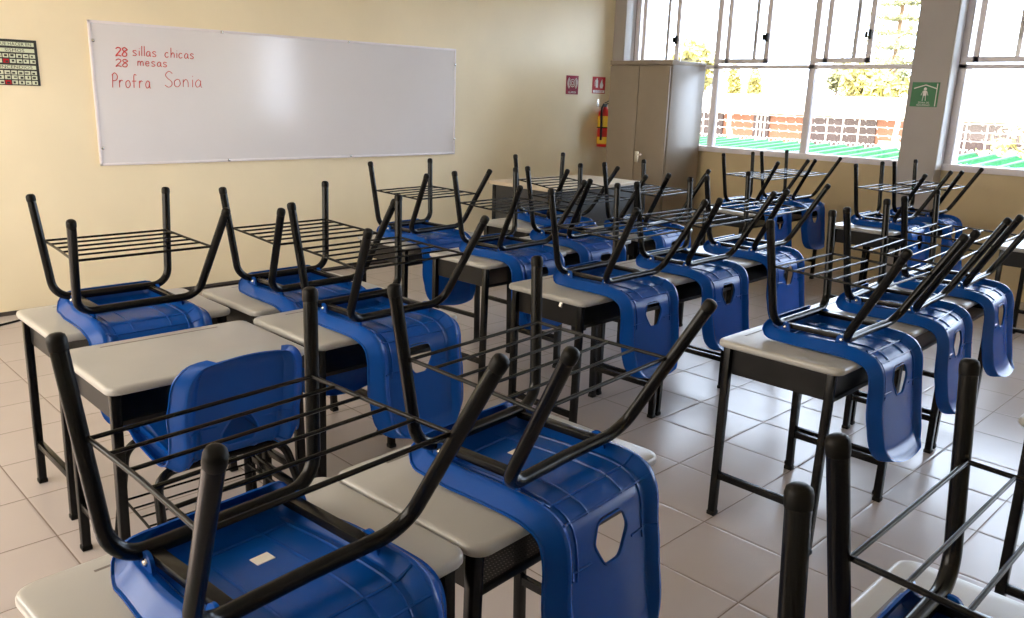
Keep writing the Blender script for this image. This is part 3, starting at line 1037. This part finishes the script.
# ------------------------------------------------------------------ teacher table
tt_ = thing('teacher_table', 'large beige-topped table with charcoal panels before the cabinet', 'table', (5.075, 4.530, 0))
tw, td, tz = 1.13, 0.70, 0.75
MB().box((0, 0, tz - 0.014), (tw, td, 0.028), bev=0.004).build('tabletop', MAT['wood'], tt_)
MB().box((0, -td / 2 + 0.05, 0.46), (tw - 0.09, 0.018, 0.52), bev=0.002).build('modesty_panel', MAT['char'], tt_)
for s in (-1, 1):
    sp = MB().box((s * (tw / 2 - 0.045), 0.0, 0.47), (0.018, td - 0.10, 0.50), bev=0.002).build('side_panel', MAT['char'], tt_)
    for y in (-0.26, -0.16, 0.16, 0.26):
        MB().lathe([(0, 0.004), (0.008, 0.003), (0.009, 0.0)], (s * (tw / 2 - 0.036), y, 0.25), (s, 0, 0), 10).build('bolt', MAT['steel'], sp)
    for sy in (-1, 1):
        MB().bar((s * (tw / 2 - 0.045), sy * (td / 2 - 0.045), 0), (s * (tw / 2 - 0.045), sy * (td / 2 - 0.045), tz - 0.028), 0.034, 0.034, 0.003, ref=(0, 1, 0)).build('leg', MAT['black'], tt_)

# ------------------------------------------------------------------ cable on the floor by the front wall
tag(MB().tube([(XL + 0.2, 5.30, 0.006), (0.6, 5.36, 0.006), (1.05, 5.40, 0.006), (1.4, 5.55, 0.006), (2.2, 5.64, 0.006), (4.2, 5.65, 0.006)], 0.006, 8).build('power_cable', MAT['rubber']),
    'thin black cable lying on the floor along the front wall at left', 'cable')

# ------------------------------------------------------------------ outside the windows
EXT = dict(
    ground=mat('pale_concrete_yard', (0.35, 0.31, 0.27), 0.9, var=0.08, scale=0.4),
    brick=brick_material('orange_brick', (0.22, 0.07, 0.03), (0.19, 0.055, 0.025), (0.25, 0.12, 0.08)),
    roof=mat('pale_roof', (0.45, 0.40, 0.32), 0.8, var=0.06, scale=0.6),
    pane=mat('dark_shaded_glass', (0.045, 0.028, 0.034), 0.25, var=0.2, scale=0.8),
    wht=mat('white_paint', (0.8, 0.78, 0.75), 0.6),
    grn=mat('green_sheet', (0.018, 0.085, 0.038), 0.9, var=0.15, scale=3, spec=0.0),
    grn2=mat('light_green_rib', (0.075, 0.165, 0.11), 0.9, spec=0.0),
    leaf=mat('yellow_green_leaves', (0.40, 0.37, 0.13), 0.7, var=0.35, scale=0.8),
    leaf2=mat('grey_green_leaves', (0.28, 0.30, 0.17), 0.7, var=0.35, scale=0.8),
    bark=mat('bark', (0.16, 0.11, 0.07), 0.9, var=0.3, scale=4),
)
GZ = -2.6
struct(MB().box((-16.5, 2, -0.1), (29.8, 60, 0.2)).build('bounce_ground', EXT['ground'], smooth=False))  # unseen ground on the left, added to bounce warm sunlight into the room
struct(MB().box((70, 20, GZ - 0.1), (125, 160, 0.2)).build('ground', EXT['ground'], smooth=False))
# corrugated green roof just beyond the windows
gr = thing('green_roof', 'green corrugated sheet roof with pale ribs just outside the windows', 'roof', (11.55, 4.5, GZ))
sh = MB()
nrib = 150
y0, y1 = -5.0, 14.0
vv = []
for k in range(nrib * 2 + 1):
    y = y0 + (y1 - y0) * k / (nrib * 2)
    dz = 0.012 if k % 2 else -0.012
    vv.append([sh.bm.verts.new((x - 11.55, y - 4.5, z + dz - GZ)) for x, z in ((10.5, 0.755), (12.25, 0.835))])
for a, b_ in zip(vv, vv[1:]):
    sh.bm.faces.new((a[0], a[1], b_[1], b_[0]))
sh.build('corrugated_sheet', EXT['grn'], gr, smooth=False)
rb = MB()
for k in range(0, nrib, 2):
    y = y0 + (y1 - y0) * (k + 0.75) / nrib
    rb.bar((10.5 - 11.55, y - 4.5, 0.775 - GZ), (12.25 - 11.55, y - 4.5, 0.855 - GZ), 0.06, 0.02)
rb.build('ribs', EXT['grn2'], gr, smooth=False)
for y in (-4.5, 0, 4.5, 9, 13.5):
    MB().bar((0, y - 4.5, 0), (0, y - 4.5, 0.77 - GZ), 0.12, 0.12).build('post', EXT['wht'], gr)
# perimeter wall with barbed wire
fx = 12.6
pf = thing('barbed_wire_wall', 'perimeter wall topped with white posts, barbed wire and a razor coil outside the windows', 'fence', (fx, 4.5, GZ))
MB().box((0, 0, (0.80 - GZ) / 2), (0.2, 20, 0.80 - GZ)).build('wall', EXT['wht'], pf, smooth=False)
for y in (-3.3, -0.6, 2.1, 4.85, 7.60, 10.35, 13.1):
    MB().bar((0, y - 4.5, 0.80 - GZ), (-0.05, y - 4.5 + 0.03, 1.00 - GZ), 0.07, 0.07, 0.005).bar((-0.05, y - 4.5 + 0.03, 0.99 - GZ), (-0.22, y - 4.5 - 0.06, 1.25 - GZ), 0.06, 0.06, 0.005).build('post', EXT['wht'], pf)
for z, dx in ((1.235, -0.2), (1.12, -0.13), (1.00, -0.05)):
    wv = MB()
    wv.tube([(dx, -9.5 + k * 0.5, z - GZ + 0.006 * math.sin(k * 1.3)) for k in range(39)], 0.0045, 5)
    for k in range(120):
        y = -9.5 + k * 0.158
        wv.bar((dx, y, z - 0.025 - GZ), (dx, y + 0.03, z + 0.025 - GZ), 0.006, 0.006)
    wv.build('barbed_wire', EXT['wht'], pf)
cl = MB()
cl.tube([(0.035 * math.cos(a), -9.5 + a * 0.012, 0.845 - GZ + 0.035 * math.sin(a)) for a in [k * 0.8 for k in range(1980)]], 0.006, 4)
cl.build('razor_coil', EXT['wht'], pf)
# orange building
bx = 36.0
ob = thing('orange_building', 'low orange brick building with dark windows and a pale roof across the yard', 'building', (bx + 4, 17.0, GZ))


def B(x, y, z):
    return (x - bx - 4, y - 17.0, z - GZ)


MB().box(B(bx + 6, 16, (GZ + 1.03) / 2), (12, 50, 1.03 - GZ)).build('wall', EXT['brick'], ob, smooth=False)
rf = MB()
rf.prism([(bx - 0.8, 0.98), (bx - 0.8, 1.10), (bx + 13, 1.98), (bx + 13, 1.7)], 51, lambda u, v, w: B(u, -9.5 + w, v))
rf.build('roof', EXT['roof'], ob, smooth=False)
for ya, yb in ((22.2, 26.5), (19.75, 20.55), (14.8, 17.65), (9.0, 12.0), (4.0, 7.0), (-2.0, 2.0)):
    wf = MB().box(B(bx - 0.03, (ya + yb) / 2, -0.05), (0.10, yb - ya, 1.85)).build('window', EXT['pane'], ob, smooth=False)
    for k in range(1, 4):
        y = ya + (yb - ya) * k / 4
        MB().box(B(bx - 0.09, y, -0.05), (0.05, 0.06, 1.85)).build('window_bar', EXT['wht'], wf, smooth=False)
for ya, yb in ((13.6, 14.6), (7.3, 8.4)):
    MB().box(B(bx - 0.06, (ya + yb) / 2, -0.9), (0.12, yb - ya, 1.9)).build('white_panel', EXT['wht'], ob, smooth=False)


def leaf_ball(mb, c, r, n, size, rnd, sq=(1, 1, 1)):
    for _ in range(n):
        d = Vector((rnd.gauss(0, 1), rnd.gauss(0, 1), rnd.gauss(0, 1))).normalized() * r * rnd.uniform(0.55, 1.0)
        p = Vector(c) + Vector((d.x * sq[0], d.y * sq[1], d.z * sq[2]))
        a = Vector((rnd.gauss(0, 1), rnd.gauss(0, 1), rnd.gauss(0, 1))).normalized()
        b_ = a.orthogonal().normalized()
        s = size * rnd.uniform(0.6, 1.3)
        c2 = a.cross(b_) * 0.15 * s
        vs = [mb.bm.verts.new(p + a * s * u + b_ * s * 0.5 * v + c2 * abs(v)) for u, v in ((-1, 0), (0, -1), (1, 0), (0, 1))]
        mb.bm.faces.new(vs)


def tree(x, y, top, crown, trunk_r, label, m, seed, sq=(1, 1, 1), blobs=6):
    rnd = random.Random(seed)
    t = thing('tree', label, 'tree', (x, y, GZ), group='trees beyond the yard')
    del t['group']
    h = top - GZ
    MB().tube([(0, 0, 0), (0.1, 0.05, h * 0.4), (0, 0, h * 0.85)], lambda i: trunk_r * (1 - 0.3 * i), 8).build('trunk', EXT['bark'], t)
    mb = MB()
    for _ in range(blobs):
        c = (rnd.uniform(-.5, .5) * crown * sq[0], rnd.uniform(-.5, .5) * crown * sq[1], h - crown * sq[2] * rnd.uniform(0.6, 1.5))
        leaf_ball(mb, c, crown * 0.62, 260, 0.20 * crown ** 0.5, rnd, sq)
    mb.build('foliage', m, t, smooth=False)
    return t


tree(54, 35.6, 6.8, 2.6, 0.18, 'yellow-green leafy tree behind the cabinet corner, outside the window', EXT['leaf'], 1)
tree(52, 31.5, 4.2, 1.2, 0.12, 'pale slim tree left of the middle mullion, over the roof', EXT['leaf'], 2, (0.5, 0.5, 1.6), 4)
tree(52, 29.9, 4.2, 1.2, 0.12, 'second pale slim tree left of the middle mullion, nearer the mullion', EXT['leaf'], 3, (0.5, 0.5, 1.6), 4)
tree(55, 25.6, 5.0, 1.1, 0.15, 'green tree just right of the middle mullion, over the roof', EXT['leaf2'], 4, (0.7, 0.7, 1.3), 5)
tree(54, 22.6, 5.2, 2.2, 0.18, 'broad yellow-green tree behind the roof, left of the tall conifer', EXT['leaf'], 5)
tree(66, 26.5, 5.4, 1.8, 0.18, 'bushy tree behind the roof at the foot of the tall conifer', EXT['leaf2'], 6)
# tall conifer with open tiers of branches
cf = thing('conifer', 'tall conifer with open horizontal tiers of branches seen through the wide window', 'tree', (60, 24.3, GZ))
MB().tube([(0, 0, 0), (0.05, -0.2, 7), (0.1, -0.3, 17)], lambda i: 0.28 - 0.1 * i, 8).build('trunk', EXT['bark'], cf)
rnd = random.Random(11)
fol = MB()
for z in [4.6 + 0.95 * k for k in range(13)]:
    Lr = 2.9 * (1 - (z - 4.6) / 16) + 0.3
    nb = 7
    for k in range(nb):
        a = 2 * PI * k / nb + rnd.uniform(-.3, .3) + z
        ln = Lr * rnd.uniform(0.7, 1.05)
        for q in range(9):
            f = (q + 1) / 9
            p = (0.05 + ln * f * math.cos(a), -0.25 + ln * f * math.sin(a), z + 2.6 - 0.25 * math.sin(f * PI) + 0.35 * f * f)
            leaf_ball(fol, p, 0.16 + 0.12 * f, 9, 0.17, rnd, (1, 1, 0.6))
fol.build('foliage', EXT['leaf2'], cf, smooth=False)
# bush and pale shed beyond the second window
bs = thing('bush', 'rounded yellow-green bush outside the second window at the right edge', 'bush', (18.0, 3.2, GZ))
rnd = random.Random(21)
mb = MB()
for k in range(9):
    leaf_ball(mb, (rnd.uniform(-.6, .6), rnd.uniform(-2.2, 1.3), 3.2 + rnd.uniform(-.4, .3)), 0.75, 330, 0.11, rnd)
mb.build('foliage', EXT['leaf'], bs, smooth=False)
MB().tube([(0, 0, 0), (0, -0.3, 1.6), (0.1, -0.5, 3.1)], 0.09, 8).build('stem', EXT['bark'], bs)
for z, dz, lab in ((4.55, 0.25, 'upper thin overhead cable sagging across the window view'), (4.25, -0.1, 'lower thin overhead cable sagging across the window view')):
    tag(MB().tube([(48, -6 + 4 * k, z + dz * (k / 11) - 0.35 * math.sin(PI * k / 11)) for k in range(12)], 0.02, 5).build('overhead_cable', MAT['char']), lab, 'cable')
